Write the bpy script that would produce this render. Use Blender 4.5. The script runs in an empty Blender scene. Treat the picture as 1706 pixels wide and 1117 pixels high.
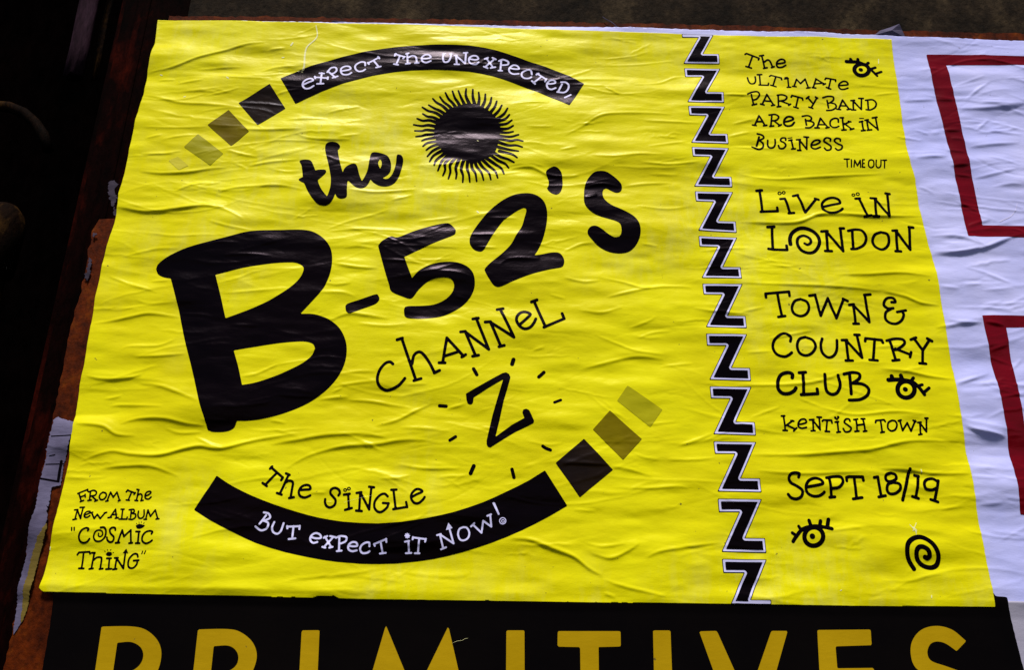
import bpy, math, random
import numpy as np
from mathutils import Matrix, Vector

# ------------------------------------------------------------------ camera, sky, sun, exposure
sc = bpy.context.scene
C = bpy.data.collections.new("place"); sc.collection.children.link(C)
Z0 = 1.70                                   # height of the yellow poster's bottom edge above the pavement
R = np.array([[0.99962116, -0.02122975, -0.01751685],
              [-0.0242797, -0.38042257, -0.924494],
              [0.01296297, 0.92456907, -0.38079391]])
CAM = np.array([0.47409172, -0.99811154, -0.10788857 + Z0])
FPX = 1510.0
cd = bpy.data.cameras.new("camera"); cam = bpy.data.objects.new("camera", cd); C.objects.link(cam)
cd.sensor_width = 36; cd.lens = FPX / 1706 * 36; cd.clip_start = 0.05; cd.clip_end = 200
M = Matrix([[*R[0], CAM[0]], [*R[1], CAM[1]], [*R[2], CAM[2]], [0, 0, 0, 1]])
cam.matrix_world = M
sc.camera = cam

SUN_EL, SUN_AZ = math.radians(60), math.radians(188)     # azimuth from +Y (north) clockwise: the light stands before the wall
world = bpy.data.worlds.new("World"); sc.world = world; world.use_nodes = True
wn = world.node_tree.nodes; wl = world.node_tree.links
sky = wn.new("ShaderNodeTexSky"); sky.sky_type = 'NISHITA'; sky.sun_disc = False
sky.sun_elevation = SUN_EL; sky.sun_rotation = SUN_AZ; sky.dust_density = 1.0; sky.air_density = 1.0
wl.new(sky.outputs[0], wn["Background"].inputs[0]); wn["Background"].inputs[1].default_value = 0.06
sl = bpy.data.lights.new("sun", 'SUN'); sl.energy = 4.5; sl.angle = math.radians(11); sl.color = (1.0, 0.95, 0.88)
so = bpy.data.objects.new("sun", sl); C.objects.link(so)
sd = Vector((math.sin(SUN_AZ) * math.cos(SUN_EL), math.cos(SUN_AZ) * math.cos(SUN_EL), math.sin(SUN_EL)))
so.rotation_euler = sd.to_track_quat('Z', 'Y').to_euler(); so.location = (0, -3, 6)
sc.view_settings.view_transform = 'Standard'; sc.view_settings.look = 'None'
sc.view_settings.exposure = 0.0; sc.view_settings.gamma = 1.0

# ------------------------------------------------------------------ helpers
YP = -0.0045                                # plane in which the creased sheets lie on average
def P(px, py, y=None):
    y = YP if y is None else y
    """point of the plane Y=y seen at position (px, py) of the 1706-wide photograph -> world x, z"""
    px = np.asarray(px, float); py = np.asarray(py, float)
    d = [R[k, 0] * (px - 853) + R[k, 1] * (558.5 - py) - R[k, 2] * FPX for k in range(3)]
    t = (y - CAM[1]) / d[1]
    return np.stack([CAM[0] + d[0] * t, CAM[2] + d[2] * t], -1)

def mscale(px, py):
    a = P(px, py); b = P(px + 1, py); c = P(px, py + 1)
    u = b - a; v = c - a
    return math.sqrt(abs(u[0] * v[1] - u[1] * v[0]))

def tag(o, label=None, cat=None, group=None, kind=None):
    if label: o["label"] = label
    if cat: o["category"] = cat
    if group: o["group"] = group
    if kind: o["kind"] = kind
    return o

def empty(name, loc, label, cat, group=None):
    o = bpy.data.objects.new(name, None); C.objects.link(o); o.location = loc; o.empty_display_size = 0.05
    return tag(o, label, cat, group)

def wloc(o):
    v = Vector((0, 0, 0))
    while o is not None:
        v = v + o.location; o = o.parent
    return v

def mesh_obj(name, V, F, mat, parent=None, smooth=True):
    V = np.asarray(V, float); c = (V.min(0) + V.max(0)) / 2
    me = bpy.data.meshes.new(name)
    me.from_pydata((V - c).tolist() if len(V) < 3000 else [], [], F if len(V) < 3000 else [])
    if len(V) >= 3000:
        me.vertices.add(len(V)); me.vertices.foreach_set("co", (V - c).astype(np.float32).ravel())
        ln = np.array([len(f) for f in F], np.int32); flat = np.concatenate([np.asarray(f, np.int32) for f in F]) if isinstance(F, list) else F.ravel()
        me.loops.add(int(ln.sum())); me.loops.foreach_set("vertex_index", flat.astype(np.int32))
        me.polygons.add(len(ln)); st = np.concatenate([[0], np.cumsum(ln)[:-1]]).astype(np.int32)
        me.polygons.foreach_set("loop_start", st); me.polygons.foreach_set("loop_total", ln)
        me.update(calc_edges=True); me.validate()
    if smooth: me.shade_smooth()
    me.materials.append(mat)
    o = bpy.data.objects.new(name, me); C.objects.link(o)
    if parent is not None:
        o.parent = parent; o.location = Vector(c) - wloc(parent)
    else: o.location = c
    return o

# ------------------------------------------------------------------ creases of the pasted paper
rng = np.random.default_rng(7)
GX0, GZ0, GD = -0.25, Z0 - 0.32, 0.001
GNX, GNZ = 1900, 1250
gx = GX0 + np.arange(GNX) * GD; gz = GZ0 + np.arange(GNZ) * GD
Hf = np.zeros((GNZ, GNX), np.float32)

def catmull(pts, n=8, closed=False):
    p = np.asarray(pts, float)
    if len(p) < 3: return p
    q = np.vstack([p[-1], p, p[0], p[1]]) if closed else np.vstack([2 * p[0] - p[1], p, 2 * p[-1] - p[-2]])
    out = []
    for i in range(len(q) - 3):
        a, b, c, d = q[i:i + 4]
        for t in np.arange(n) / n:
            out.append(0.5 * (2 * b + (c - a) * t + (2 * a - 5 * b + 4 * c - d) * t * t + (3 * b - 3 * c + d - a) * t ** 3))
    if not closed: out.append(p[-1])
    return np.array(out)

def crease(path, amp, w):
    """raise a ridge z(x) that runs mostly sideways; path in metres, ends taper"""
    path = path[np.argsort(path[:, 0])]
    x0, x1 = path[0, 0], path[-1, 0]
    i0 = max(0, int((x0 - GX0) / GD)); i1 = min(GNX - 1, int((x1 - GX0) / GD))
    if i1 - i0 < 6: return
    xs = gx[i0:i1]
    cz = np.interp(xs, path[:, 0], path[:, 1])
    t = (xs - x0) / (x1 - x0)
    tp = np.clip(np.sin(np.pi * np.clip(t, 0, 1)), 0, 1) ** 0.6
    k = int(w * 5 / GD) + 3
    lo = max(0, int((cz.min() - GZ0) / GD) - k); hi = min(GNZ, int((cz.max() - GZ0) / GD) + k)
    if hi <= lo: return
    d = gz[lo:hi, None] - cz[None, :]
    ww = w * (0.55 + 0.45 * tp)[None, :]
    # a sharp crest with a steep underside and a long upper slope
    e = np.where(d < 0, d / (ww * 0.85), d / (ww * 1.15))
    Hf[lo:hi, i0:i1] += (amp * tp[None, :] * (0.75 * np.exp(-e * e) + 0.25 / (1 + e * e * 0.5))).astype(np.float32)

def vnoise(shape, cx, cz, seed):
    r = np.random.default_rng(seed)
    nx, nz = int(shape[1] * GD / cx) + 4, int(shape[0] * GD / cz) + 4
    g = r.standard_normal((nz, nx)).astype(np.float32)
    X = np.arange(shape[1]) * GD / cx; Y = np.arange(shape[0]) * GD / cz
    xi = X.astype(int); yi = Y.astype(int); fx = X - xi; fy = Y - yi
    fx = fx * fx * (3 - 2 * fx); fy = fy * fy * (3 - 2 * fy)
    a = g[yi][:, xi] * (1 - fx) + g[yi][:, xi + 1] * fx
    b = g[yi + 1][:, xi] * (1 - fx) + g[yi + 1][:, xi + 1] * fx
    return (a * (1 - fy[:, None]) + b * fy[:, None]).astype(np.float32)

# creases measured on the photograph: crop, then strength:x,y x,y ..
CC = dict(a=(200, 50, 4.265), b=(150, 300, 4.265), c=(500, 300, 4.265), d=(850, 100, 4.265), e=(850, 360, 4.265), f=(450, 600, 4.265),
          g=(850, 700, 3.6), h=(1220, 400, 2.234), i=(100, 560, 4.265), t=(1000, 0, 2.412), u=(1480, 40, 2.94), v=(1480, 380, 2.94))
MAJOR = {
"a": """2:200,300 380,265 560,200 740,150 900,105 1040,90|1:400,380 500,365 600,350|1:560,280 700,270 860,260|1:1000,300 1120,265 1300,255|1.2:700,325 880,340 1080,345|1:600,465 740,440 850,410
2:170,460 300,485 430,515 620,525 840,540|1:1080,470 1170,440 1280,425|1.5:850,515 1000,520 1170,540|1:1460,590 1580,560 1706,540|1.2:1180,635 1340,625 1480,630|2:840,700 1000,708 1150,705 1300,700
1.5:1240,730 1340,765 1480,775 1640,775|1:160,690 380,695 620,685|1:300,780 420,755 560,740|1:180,770 300,745|1.5:150,880 300,880 440,860|2:140,1005 300,1020 480,1010 640,985 760,975|1.5:750,850 870,880 980,900
1.5:900,965 1060,935 1260,920|1:800,940 900,980|1:1050,980 1180,1005 1280,1000|1:580,1105 720,1075|1:620,670 740,680 880,680|1:520,885 640,860|1:270,355 390,350|1:1540,760 1706,740|1:1060,140 1180,130""",
"b": """3:190,190 400,225 600,210 800,185 970,200|1.5:600,80 740,30 880,15|1.8:880,95 1000,60 1150,45 1350,40 1520,70|1.5:840,290 980,330 1150,360|1:340,370 480,385 600,400 800,395 960,395
1.2:240,540 380,510 480,490 640,490|1.5:130,680 250,730 380,770 480,800|1:320,850 420,880 600,870|2.2:20,1020 160,1000 300,970 430,950 640,975|1:900,735 1050,700 1150,660 1250,640|1:950,805 1100,795 1300,780 1400,770
1.5:940,540 1100,530 1300,540|1:640,950 800,960 880,980|1:900,190 1000,230 1100,290|1:780,480 900,450 1060,450|1:1000,1030 1200,1040|1:430,720 560,715""",
"c": """1.5:340,70 520,90 700,80 820,70|1.2:180,350 340,290 500,250 640,210|1.5:200,360 400,345 560,350 750,360|2:230,590 400,620 560,630|1.5:570,570 750,580 900,600|1:740,560 900,575 1100,560|1:130,800 300,800 400,830
2:200,1000 340,950 460,960 640,990|1.2:400,1020 600,1040 760,1030|1.5:1200,390 1400,390|2:1420,600 1500,560 1706,560|1.2:1250,480 1400,480|1.2:840,290 1000,275 1120,260|1:640,150 800,110|1:1100,830 1200,850|1:1330,270 1550,270
1:300,480 420,470 540,490|1:170,730 260,745 370,730|1:940,650 1100,660 1240,700""",
"d": """1:20,310 150,300 280,300|1:880,170 1050,160 1180,115 1300,115|1.2:540,190 680,230 830,240 960,230|1.8:380,540 500,480 640,400 800,380 1000,380 1150,390|1.3:950,430 1100,440 1350,450|1:110,470 200,475 310,475
1:980,620 1120,600 1280,575|1.5:570,680 750,690 900,675 1100,680|1.5:920,730 1120,745 1350,725|2:0,770 150,760 300,820 500,815|1:980,810 1200,815|1.2:800,900 950,880 1150,870|2:530,900 650,880 780,900|1.6:530,980 620,960|1:1520,250 1706,260
1.5:1550,545 1706,515|1:20,60 200,70 380,130|1:900,1040 1100,1060 1290,1040|1:350,640 480,620""",
"e": """1.5:380,250 500,200 600,190|1.5:640,440 800,470 950,510 1100,500 1300,505|1.5:680,580 850,540 1000,510|1.5:380,440 520,470 640,460|1.2:480,670 650,690 800,650|1:840,800 960,760 1040,720|1:900,870 1020,830 1150,820
2:500,1090 700,1040 900,1000 1100,1020|1:600,850 760,910 900,960 1100,985|1.5:1300,660 1500,685 1706,700|1:930,200 1050,220|1:150,960 250,930|1.2:1350,250 1520,235 1706,225|1:280,560 400,590|1:1060,1070 1300,1050""",
"f": """3:0,600 180,570 360,540 520,530 700,530 850,560|2.5:110,770 250,690 400,640 560,610 750,600 950,570 1200,580|1.5:350,280 500,265 560,265|1.5:560,285 720,295 860,320 1000,340|2:750,470 900,430 1020,370 1150,310
1.2:500,100 620,85 760,85|1.2:450,190 620,165 760,150|1:960,180 1120,175|1.2:1250,350 1400,310|1.5:900,740 1100,770 1350,770|1.5:780,845 900,840 1000,820|1.3:1200,830 1390,825|1:440,230 520,200|1:0,430 120,450
1.2:920,480 1100,490 1280,510|1:280,945 400,945|1:60,250 180,260 330,265|1:1500,480 1620,500""",
"g": """2.8:0,710 120,720 250,770 380,820 470,890 560,940|2:480,800 600,830 700,790 780,740|2.2:810,830 900,790 1080,760 1280,735|1.5:720,410 850,410 1000,400 1070,410|1.8:600,280 720,300 860,340|1.3:1000,160 1120,120 1220,80
1.2:940,240 1100,240 1230,230|1.2:560,1040 640,1070|1.5:560,960 680,1000 850,1040 940,1060|1:100,130 220,150 320,140|1:740,200 800,225 900,240|1:380,540 520,550|1:800,30 1000,10|1.5:450,740 560,760 700,740|1.5:300,260 430,262 590,270""",
"h": """1:130,90 200,100 250,95|2:20,160 150,165 300,170 450,180 560,190|2:380,130 500,130 620,125 740,140|2:560,190 640,210 700,235 770,245|1.2:30,270 120,250|1.2:130,370 300,335|2.3:10,540 150,540 300,530 430,490
2.2:550,480 650,490 740,510 830,520|1.5:320,620 450,650 600,640 720,650|1:70,660 180,620|2.2:60,800 250,800 400,790 520,780 660,750 850,750|1.8:90,860 250,870 400,865 500,860|2:550,850 650,855 760,870 900,870|1:770,1005 870,990
1:350,1085 480,1070|1.2:50,420 150,415|2.2:750,45 860,45 920,30|2.2:800,300 870,310 930,305|1.6:830,540 920,510|2.4:870,700 950,715 1020,735|1.7:920,985 1010,980|1.6:880,880 1000,890|1.2:860,100 930,120 1020,150|1.2:930,190 1050,180
1.2:860,170 930,165|1.2:960,590 1060,580|1.3:950,430 1060,470|1:520,400 640,390|1:250,590 330,620""",
"i": """1.5:430,100 500,75 700,70 830,20|1.5:520,150 700,145 900,130|2:180,280 300,305 480,300 590,270|2:560,335 700,355 850,410 990,470|1.2:270,445 350,440 440,420|1.6:250,515 400,490 560,495 740,505
2.2:420,625 560,590 740,590 900,625 1030,640|2:110,620 300,640 400,700 540,710|1.5:750,660 850,690 1010,685|2.8:150,880 350,820 500,840 700,850 900,800 1000,785 1150,800 1400,740 1700,690|2:280,940 450,925 650,930 850,1000
1.3:960,720 1060,770 1150,800|1.3:1290,290 1400,270 1550,200|1:1000,600 1200,610|1.2:20,1000 200,1010 330,1000""",
"t": """1:0,260 150,255 300,240|1.3:20,350 80,380|1:480,385 700,385|1:530,500 620,480|1:600,530 850,515 1100,520|1:530,590 700,600|1.5:560,700 700,720 900,710 1130,700|2.4:560,890 780,895 900,860 1100,870 1300,870|1.2:820,860 1000,870|1:1100,380 1200,370""",
"u": """2:70,375 150,370 240,365|2.4:235,365 320,370|2.4:340,410 450,410 664,395|2:390,605 500,590 650,575|2:130,660 200,655 290,650|2.2:300,700 400,690|1.6:410,760 520,735 640,705|1:210,535 260,530|1.8:270,520 360,520|1.8:280,620 380,630
1.4:500,520 664,535|1.4:490,650 560,665 650,690|1.2:510,800 600,785 664,790|1.3:430,520 500,460|1.6:330,870 440,920|1.2:130,520 200,540|1.6:390,990 500,960|1.2:150,800 220,830|2:200,1040 350,1045 480,1090|1.6:440,1110 560,1060 660,1030
1:330,300 480,250|1.4:305,560 370,565|1.4:320,740 410,750|1.4:380,370 440,320 500,280|1.2:80,470 200,450""",
"v": """2.4:210,130 300,125 400,110 500,90 600,50|2:230,490 380,470 460,470|1.6:330,760 440,730 500,710|2.4:370,965 450,1000 580,1020|1.6:470,460 570,480|1.2:320,390 500,395 640,420|1.2:480,230 600,270|1.2:460,380 560,365
1.3:600,700 660,640|1.2:250,290 350,300|1.4:500,600 590,570|1.2:400,30 470,90"""}
for key, txt in MAJOR.items():
    cx, cy, ck = CC[key]
    for s in txt.replace("\n", "|").split("|"):
        wt, body = s.split(":"); wt = float(wt) * (1.25 if key in "uv" else 1)
        pts = np.array([[float(v) for v in q.split(",")] for q in body.split()])
        x, y = cx + pts[:, 0] / ck, cy + pts[:, 1] / ck
        pm = catmull(P(x, y)) if len(pts) > 2 else P(x, y)
        if wt >= 1.8: crease(np.array(pm) + [0, 0.004], 0.0004 * wt, 0.0065)          # the swell of paper above a big fold
        crease(np.array(pm), (0.00072 + 0.00055 * (wt - 1)) * rng.uniform(0.85, 1.2), 0.0011 + 0.00042 * wt)
for k in range(760):
    x = rng.uniform(-0.05, 1.45); z = Z0 + rng.uniform(-0.02, 0.86)
    if 0.55 < x < 0.98 and rng.random() < 0.3: continue
    L = rng.uniform(0.025, 0.12) * (1.0 if rng.random() < .75 else 2.0)
    sl_ = rng.normal(0.02, 0.15); amp = (1.9 if x > 0.98 else 1.0) * rng.uniform(0.00010, 0.0006) * rng.choice([1, 1, -0.6])
    for f in range(1 + int(rng.random() < .5) + int(rng.random() < .25)):       # creases fork
        b = rng.normal(0, 0.9); tt = np.linspace(0, 1, 14)
        wob = np.cumsum(rng.normal(0, 0.0007, 14))
        path = np.stack([x + tt * L, z + sl_ * tt * L + b * L * tt * (tt - 1) * 0.5 * L / 0.08 * 0.4 + wob], 1)
        crease(path, amp, rng.uniform(0.0008, 0.0023))
        k0 = rng.uniform(0.1, 0.6); x, z = x + k0 * L, z + sl_ * k0 * L
        sl_ += rng.choice([-1, 1]) * rng.uniform(0.12, 0.4); L *= rng.uniform(0.4, 0.8); amp *= 0.8
for cx, cz, a, s in ((0.13, 0.035, 0.0016, 1), (0.05, 0.014, 0.00060, 2), (0.022, 0.007, 0.00016, 3), (0.008, 0.004, 0.00003, 4)):
    Hf += a * vnoise(Hf.shape, cx, cz, s)
Hf += 0.0030
# the bottom edge of the yellow sheet has come loose and stands a little proud
ez = np.clip((gz - (Z0 - 0.004)) / 0.0055, 0, 9)
lift = 0.5 + 0.5 * vnoise((2, GNX), 0.09, 0.01, 12)[0]
Hf += (0.0016 * np.exp(-ez)[:, None] * np.clip(lift, 0.1, 1.6)[None, :] * (gx < 1.02)[None, :]).astype(np.float32)
# the low black poster is pasted flatter
flat = np.clip((gz - (Z0 - 0.015)) / 0.02, 0.12, 1.0).astype(np.float32)
Hf *= flat[:, None]
np.maximum(Hf, 0.0, out=Hf)
# light smoothing so that crests stay round
for _ in range(1):
    Hf[1:-1, :] = (Hf[:-2, :] + 2 * Hf[1:-1, :] + Hf[2:, :]) / 4
    Hf[:, 1:-1] = (Hf[:, :-2] + 2 * Hf[:, 1:-1] + Hf[:, 2:]) / 4

def height(x, z):
    X = np.clip((x - GX0) / GD, 1, GNX - 3.001); Y = np.clip((z - GZ0) / GD, 1, GNZ - 3.001)
    xi = X.astype(int); yi = Y.astype(int); fx = X - xi; fy = Y - yi
    def w(t):
        return [(-t + 2 * t * t - t ** 3) / 2, (2 - 5 * t * t + 3 * t ** 3) / 2, (t + 4 * t * t - 3 * t ** 3) / 2, (t ** 3 - t * t) / 2]
    wx, wy = w(fx), w(fy); out = 0
    for a in range(4):
        for b in range(4):
            out = out + Hf[yi + a - 1, xi + b - 1] * wx[b] * wy[a]
    return out

# ------------------------------------------------------------------ flat shapes -> meshes that follow the creases
class Shape:
    """union of round strokes and polygons in wall metres (x, z); holes are cut out"""
    def __init__(s): s.segs = []; s.polys = []; s.holes = []
    def bbox(s, pad):
        a = []
        for p, q, r0, r1 in s.segs: a += [p, q]
        for p in s.polys: a += list(p)
        a = np.array(a); rr = max([max(g[2], g[3]) for g in s.segs], default=0) + pad
        return a.min(0) - rr, a.max(0) + rr

def seg_d(X, Z, p, q, r0, r1):
    d = q - p; L2 = float(d @ d) + 1e-14
    t = np.clip(((X - p[0]) * d[0] + (Z - p[1]) * d[1]) / L2, 0, 1)
    return np.hypot(X - p[0] - t * d[0], Z - p[1] - t * d[1]) - (r0 + (r1 - r0) * t)

def poly_d(X, Z, poly, band=0.006):
    n = len(poly); ins = np.zeros(X.shape, bool); D = np.full(X.shape, band)
    x0, z0 = X[0, 0], Z[0, 0]; dx = X[0, 1] - X[0, 0]
    for i in range(n):
        p, q = poly[i], poly[(i + 1) % n]
        if p[1] != q[1]:
            r0 = max(0, int(math.ceil((min(p[1], q[1]) - z0) / dx))); r1 = min(X.shape[0], int(math.floor((max(p[1], q[1]) - z0) / dx)) + 2)
            if r1 > r0:
                zz = Z[r0:r1]
                c = (p[1] > zz) != (q[1] > zz)
                ins[r0:r1] ^= c & (X[r0:r1] < (q[0] - p[0]) * (zz - p[1]) / (q[1] - p[1]) + p[0])
        lo = np.minimum(p, q) - band; hi = np.maximum(p, q) + band
        a, b = max(0, int((lo[0] - x0) / dx)), min(X.shape[1], int((hi[0] - x0) / dx) + 2)
        c0, d0 = max(0, int((lo[1] - z0) / dx)), min(X.shape[0], int((hi[1] - z0) / dx) + 2)
        if b > a and d0 > c0:
            D[c0:d0, a:b] = np.minimum(D[c0:d0, a:b], seg_d(X[c0:d0, a:b], Z[c0:d0, a:b], p, q, 0, 0))
    return np.where(ins, -D, D)

def field(sh, cell, clip=None):
    lo, hi = sh.bbox(3 * cell)
    nx = int((hi[0] - lo[0]) / cell) + 3; nz = int((hi[1] - lo[1]) / cell) + 3
    X, Z = np.meshgrid(lo[0] + np.arange(nx) * cell, lo[1] + np.arange(nz) * cell)
    S = np.full(X.shape, 0.05)
    for p, q, r0, r1 in sh.segs:
        r = max(r0, r1) + 2.5 * cell
        a = max(0, int((min(p[0], q[0]) - r - lo[0]) / cell)); b = min(nx, int((max(p[0], q[0]) + r - lo[0]) / cell) + 2)
        c = max(0, int((min(p[1], q[1]) - r - lo[1]) / cell)); d = min(nz, int((max(p[1], q[1]) + r - lo[1]) / cell) + 2)
        S[c:d, a:b] = np.minimum(S[c:d, a:b], seg_d(X[c:d, a:b], Z[c:d, a:b], p, q, r0, r1))
    for p in sh.polys: S = np.minimum(S, poly_d(X, Z, p))
    for p in sh.holes: S = np.maximum(S, -poly_d(X, Z, p))
    if clip is not None: S = np.maximum(S, poly_d(X, Z, clip))
    return X, Z, S

def march(X, Z, S):
    nz, nx = S.shape
    S = np.where(np.abs(S) < 1e-9, 1e-9, S); I = S < 0
    cnt = I[:-1, :-1].astype(int) + I[:-1, 1:] + I[1:, 1:] + I[1:, :-1]
    full = np.argwhere(cnt == 4); mixed = np.argwhere((cnt > 0) & (cnt < 4))
    idx = np.full(S.shape, -1, np.int64); ii = np.argwhere(I); idx[ii[:, 0], ii[:, 1]] = np.arange(len(ii))
    V = [np.stack([X[I], Z[I]], 1)]; EV = []; ed = {}; F = []; B = []
    base = len(ii)
    if len(full):
        a, b = full[:, 0], full[:, 1]
        F = np.stack([idx[a, b], idx[a, b + 1], idx[a + 1, b + 1], idx[a + 1, b]], 1).tolist()
    off = ((0, 0), (0, 1), (1, 1), (1, 0))
    Xl, Zl = X[0], Z[:, 0]
    for a, b in mixed:
        f = []; last = None; tagz = []
        for k in range(4):
            r0, c0 = a + off[k][0], b + off[k][1]; r1, c1 = a + off[(k + 1) % 4][0], b + off[(k + 1) % 4][1]
            if I[r0, c0]: f.append(int(idx[r0, c0])); tagz.append(0)
            if I[r0, c0] != I[r1, c1]:
                key = (r0, c0, r1, c1) if (r0, c0) < (r1, c1) else (r1, c1, r0, c0)
                v = ed.get(key)
                if v is None:
                    s0, s1 = S[key[0], key[1]], S[key[2], key[3]]; t = s0 / (s0 - s1); t = min(max(t, 0.02), 0.98)
                    EV.append((Xl[key[1]] + (Xl[key[3]] - Xl[key[1]]) * t, Zl[key[0]] + (Zl[key[2]] - Zl[key[0]]) * t))
                    v = base + len(EV) - 1; ed[key] = v
                f.append(v); tagz.append(1)
        if len(f) > 2: F.append(f)
        for k in range(len(f)):
            if tagz[k] and tagz[(k + 1) % len(f)]: B.append((f[k], f[(k + 1) % len(f)]))
    if EV: V.append(np.array(EV))
    return np.concatenate(V), F, B

def lay(name, sh, mat, y, parent=None, cell=0.0008, clip=None, back=None, inset=0.0):
    """a piece of paper or print: follows the creases at distance y in front of the wall; back = depth its edge is turned to"""
    X, Z, S = field(sh, cell, clip)
    if inset: S = S + inset
    V, F, B = march(X, Z, S)
    if not len(F): return None
    h = height(V[:, 0], V[:, 1])
    V3 = np.stack([V[:, 0], -(y + h), V[:, 1]], 1)
    o = None
    if back is not None and B:
        n = len(V3); bid = sorted({v for e in B for v in e}); mp = {v: n + i for i, v in enumerate(bid)}
        bv = V3[bid].copy(); bv[:, 1] = np.minimum(bv[:, 1] + 0.0007, -back)
        V3 = np.vstack([V3, bv]); F = list(F) + [[a, mp[a], mp[b], b] for a, b in B]
    return mesh_obj(name, V3, F, mat, parent)

# crops of the photograph in which the print was measured: origin and enlargement
CR = dict(A=(460, 60, 6.5615), B=(720, 60, 6.5615), C=(280, 130, 6.5615), D=(680, 140, 6.57), E=(480, 230, 8.124), F=(240, 360, 3.019),
          G=(560, 340, 4.265), H=(880, 260, 6.205), I=(760, 300, 5.585), J=(610, 490, 5.0176), K=(720, 590, 5.077), L=(900, 620, 5.078),
          M=(420, 760, 5.687), N=(310, 770, 5.17), O=(630, 770, 5.17), P=(100, 800, 6.979), R=(1230, 75, 6.824), S=(1230, 180, 6.5615),
          T=(1250, 305, 6.093), U=(1265, 480, 5.687), V=(1270, 605, 5.687), W=(1300, 770, 6.093), X=(1300, 850, 6.093),
          Y1=(60, 970, 3.159), Y2=(560, 970, 3.159), Y3=(1060, 970, 2.641), px=(0, 0, 1.0))

PEN = 1.12
def nums(s): return np.array([[float(v) for v in q.split(",")] for q in s.split()])
def topx(cr, a): x0, y0, k = CR[cr]; return np.stack([x0 + a[:, 0] / k, y0 + a[:, 1] / k], 1)

def smooth_poly(p, n=5, ang=48):
    """round a polygon through its points, keeping its sharp corners"""
    p = np.asarray(p, float); m = len(p); cor = []
    for i in range(m):
        a = p[i] - p[i - 1]; b = p[(i + 1) % m] - p[i]
        c = (a @ b) / (np.linalg.norm(a) * np.linalg.norm(b) + 1e-9)
        cor.append(c < math.cos(math.radians(ang)))
    out = []
    for i in range(m):
        b, c = p[i], p[(i + 1) % m]
        a = p[i - 1] if not cor[i] else 2 * b - c
        d = p[(i + 2) % m] if not cor[(i + 1) % m] else 2 * c - b
        for t in np.arange(n) / n:
            out.append(0.5 * (2 * b + (c - a) * t + (2 * a - 5 * b + 4 * c - d) * t * t + (3 * b - 3 * c + d - a) * t ** 3))
    return np.array(out)

def add(sh, spec, cr, w=20):
    """';'-separated pieces: 'x,y ..' straight stroke, '~..' curved stroke, '#..' polygon, '%..' rounded polygon, '!..' hole,
    'O cx,cy rx,ry' ring, '@ cx,cy r' dot; a leading 'w30:' sets the pen width in crop units"""
    k = CR[cr][2]
    for s in spec.replace("\n", ";").split(";"):
        s = s.strip()
        if not s: continue
        ww = w
        if s[0] == 'w': a, s = s.split(":"); ww = a[1:].split(">"); ww = float(ww[0]) if len(ww) == 1 else (float(ww[0]), float(ww[1])); s = s.strip()
        if s[0] in '#%!':
            q = topx(cr, nums(s[1:]))
            if s[0] != '#': q = smooth_poly(q)
            q = P(q[:, 0], q[:, 1]); (sh.holes if s[0] == '!' else sh.polys).append(q); continue
        if s[0] == 'O':
            c, r = nums(s[1:]); t = np.linspace(0, 2 * math.pi, 25)
            pts = np.stack([c[0] + r[0] * np.cos(t), c[1] + r[1] * np.sin(t)], 1)
        elif s[0] == '@':
            c = nums(s[1:].rsplit(" ", 1)[0])[0]; ww = 2 * float(s.rsplit(" ", 1)[1]); pts = np.array([c, c + [0.01, 0]])
        elif s[0] == '~': pts = catmull(nums(s[1:]), 6)
        else: pts = nums(s)
        q = topx(cr, pts); m = mscale(*q.mean(0)); q = P(q[:, 0], q[:, 1])
        w0, w1 = (ww if isinstance(ww, tuple) else (ww * PEN, ww * PEN)); n = len(q) - 1
        for i in range(n):
            r0 = (w0 + (w1 - w0) * i / n) / 2 / k * m; r1 = (w0 + (w1 - w0) * (i + 1) / n) / 2 / k * m
            sh.segs.append((q[i], q[i + 1], r0, r1))
    return sh

def shp(*specs):
    sh = Shape()
    for sp in specs: add(sh, sp[1], sp[0], sp[2] if len(sp) > 2 else 20)
    return sh

# ------------------------------------------------------------------ materials
def mat_new(name):
    m = bpy.data.materials.new(name); m.use_nodes = True
    return m, m.node_tree.nodes, m.node_tree.links, m.node_tree.nodes["Principled BSDF"]

def noise(nt, lk, vec, scale, detail=4, rough=0.55, stretch=None, off=(0, 0, 0)):
    mp = nt.new("ShaderNodeMapping"); lk.new(vec, mp.inputs[0])
    mp.inputs["Scale"].default_value = stretch or (1, 1, 1); mp.inputs["Location"].default_value = off
    n = nt.new("ShaderNodeTexNoise"); n.inputs["Scale"].default_value = scale; n.inputs["Detail"].default_value = detail
    n.inputs["Roughness"].default_value = rough; lk.new(mp.outputs[0], n.inputs["Vector"])
    return n.outputs["Fac"]

def ramp(nt, lk, fac, stops):
    r = nt.new("ShaderNodeValToRGB"); e = r.color_ramp.elements
    while len(e) < len(stops): e.new(0.5)
    for k, (p, c) in enumerate(stops):
        e[k].position = p; e[k].color = (*c, 1) if isinstance(c, tuple) else (c, c, c, 1)
    lk.new(fac, r.inputs[0]); return r.outputs[0]

def mix(nt, lk, fac, a, b, mode='MIX'):
    m = nt.new("ShaderNodeMix"); m.data_type = 'RGBA'; m.blend_type = mode
    for s, v in ((0, fac), (6, a), (7, b)):
        if isinstance(v, (float, int)): m.inputs[s].default_value = v
        elif isinstance(v, tuple): m.inputs[s].default_value = (*v, 1)
        else: lk.new(v, m.inputs[s])
    return m.outputs[2]

def math_(nt, lk, op, a, b):
    m = nt.new("ShaderNodeMath"); m.operation = op
    for s, v in ((0, a), (1, b)):
        if isinstance(v, (float, int)): m.inputs[s].default_value = v
        else: lk.new(v, m.inputs[s])
    return m.outputs[0]

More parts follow.
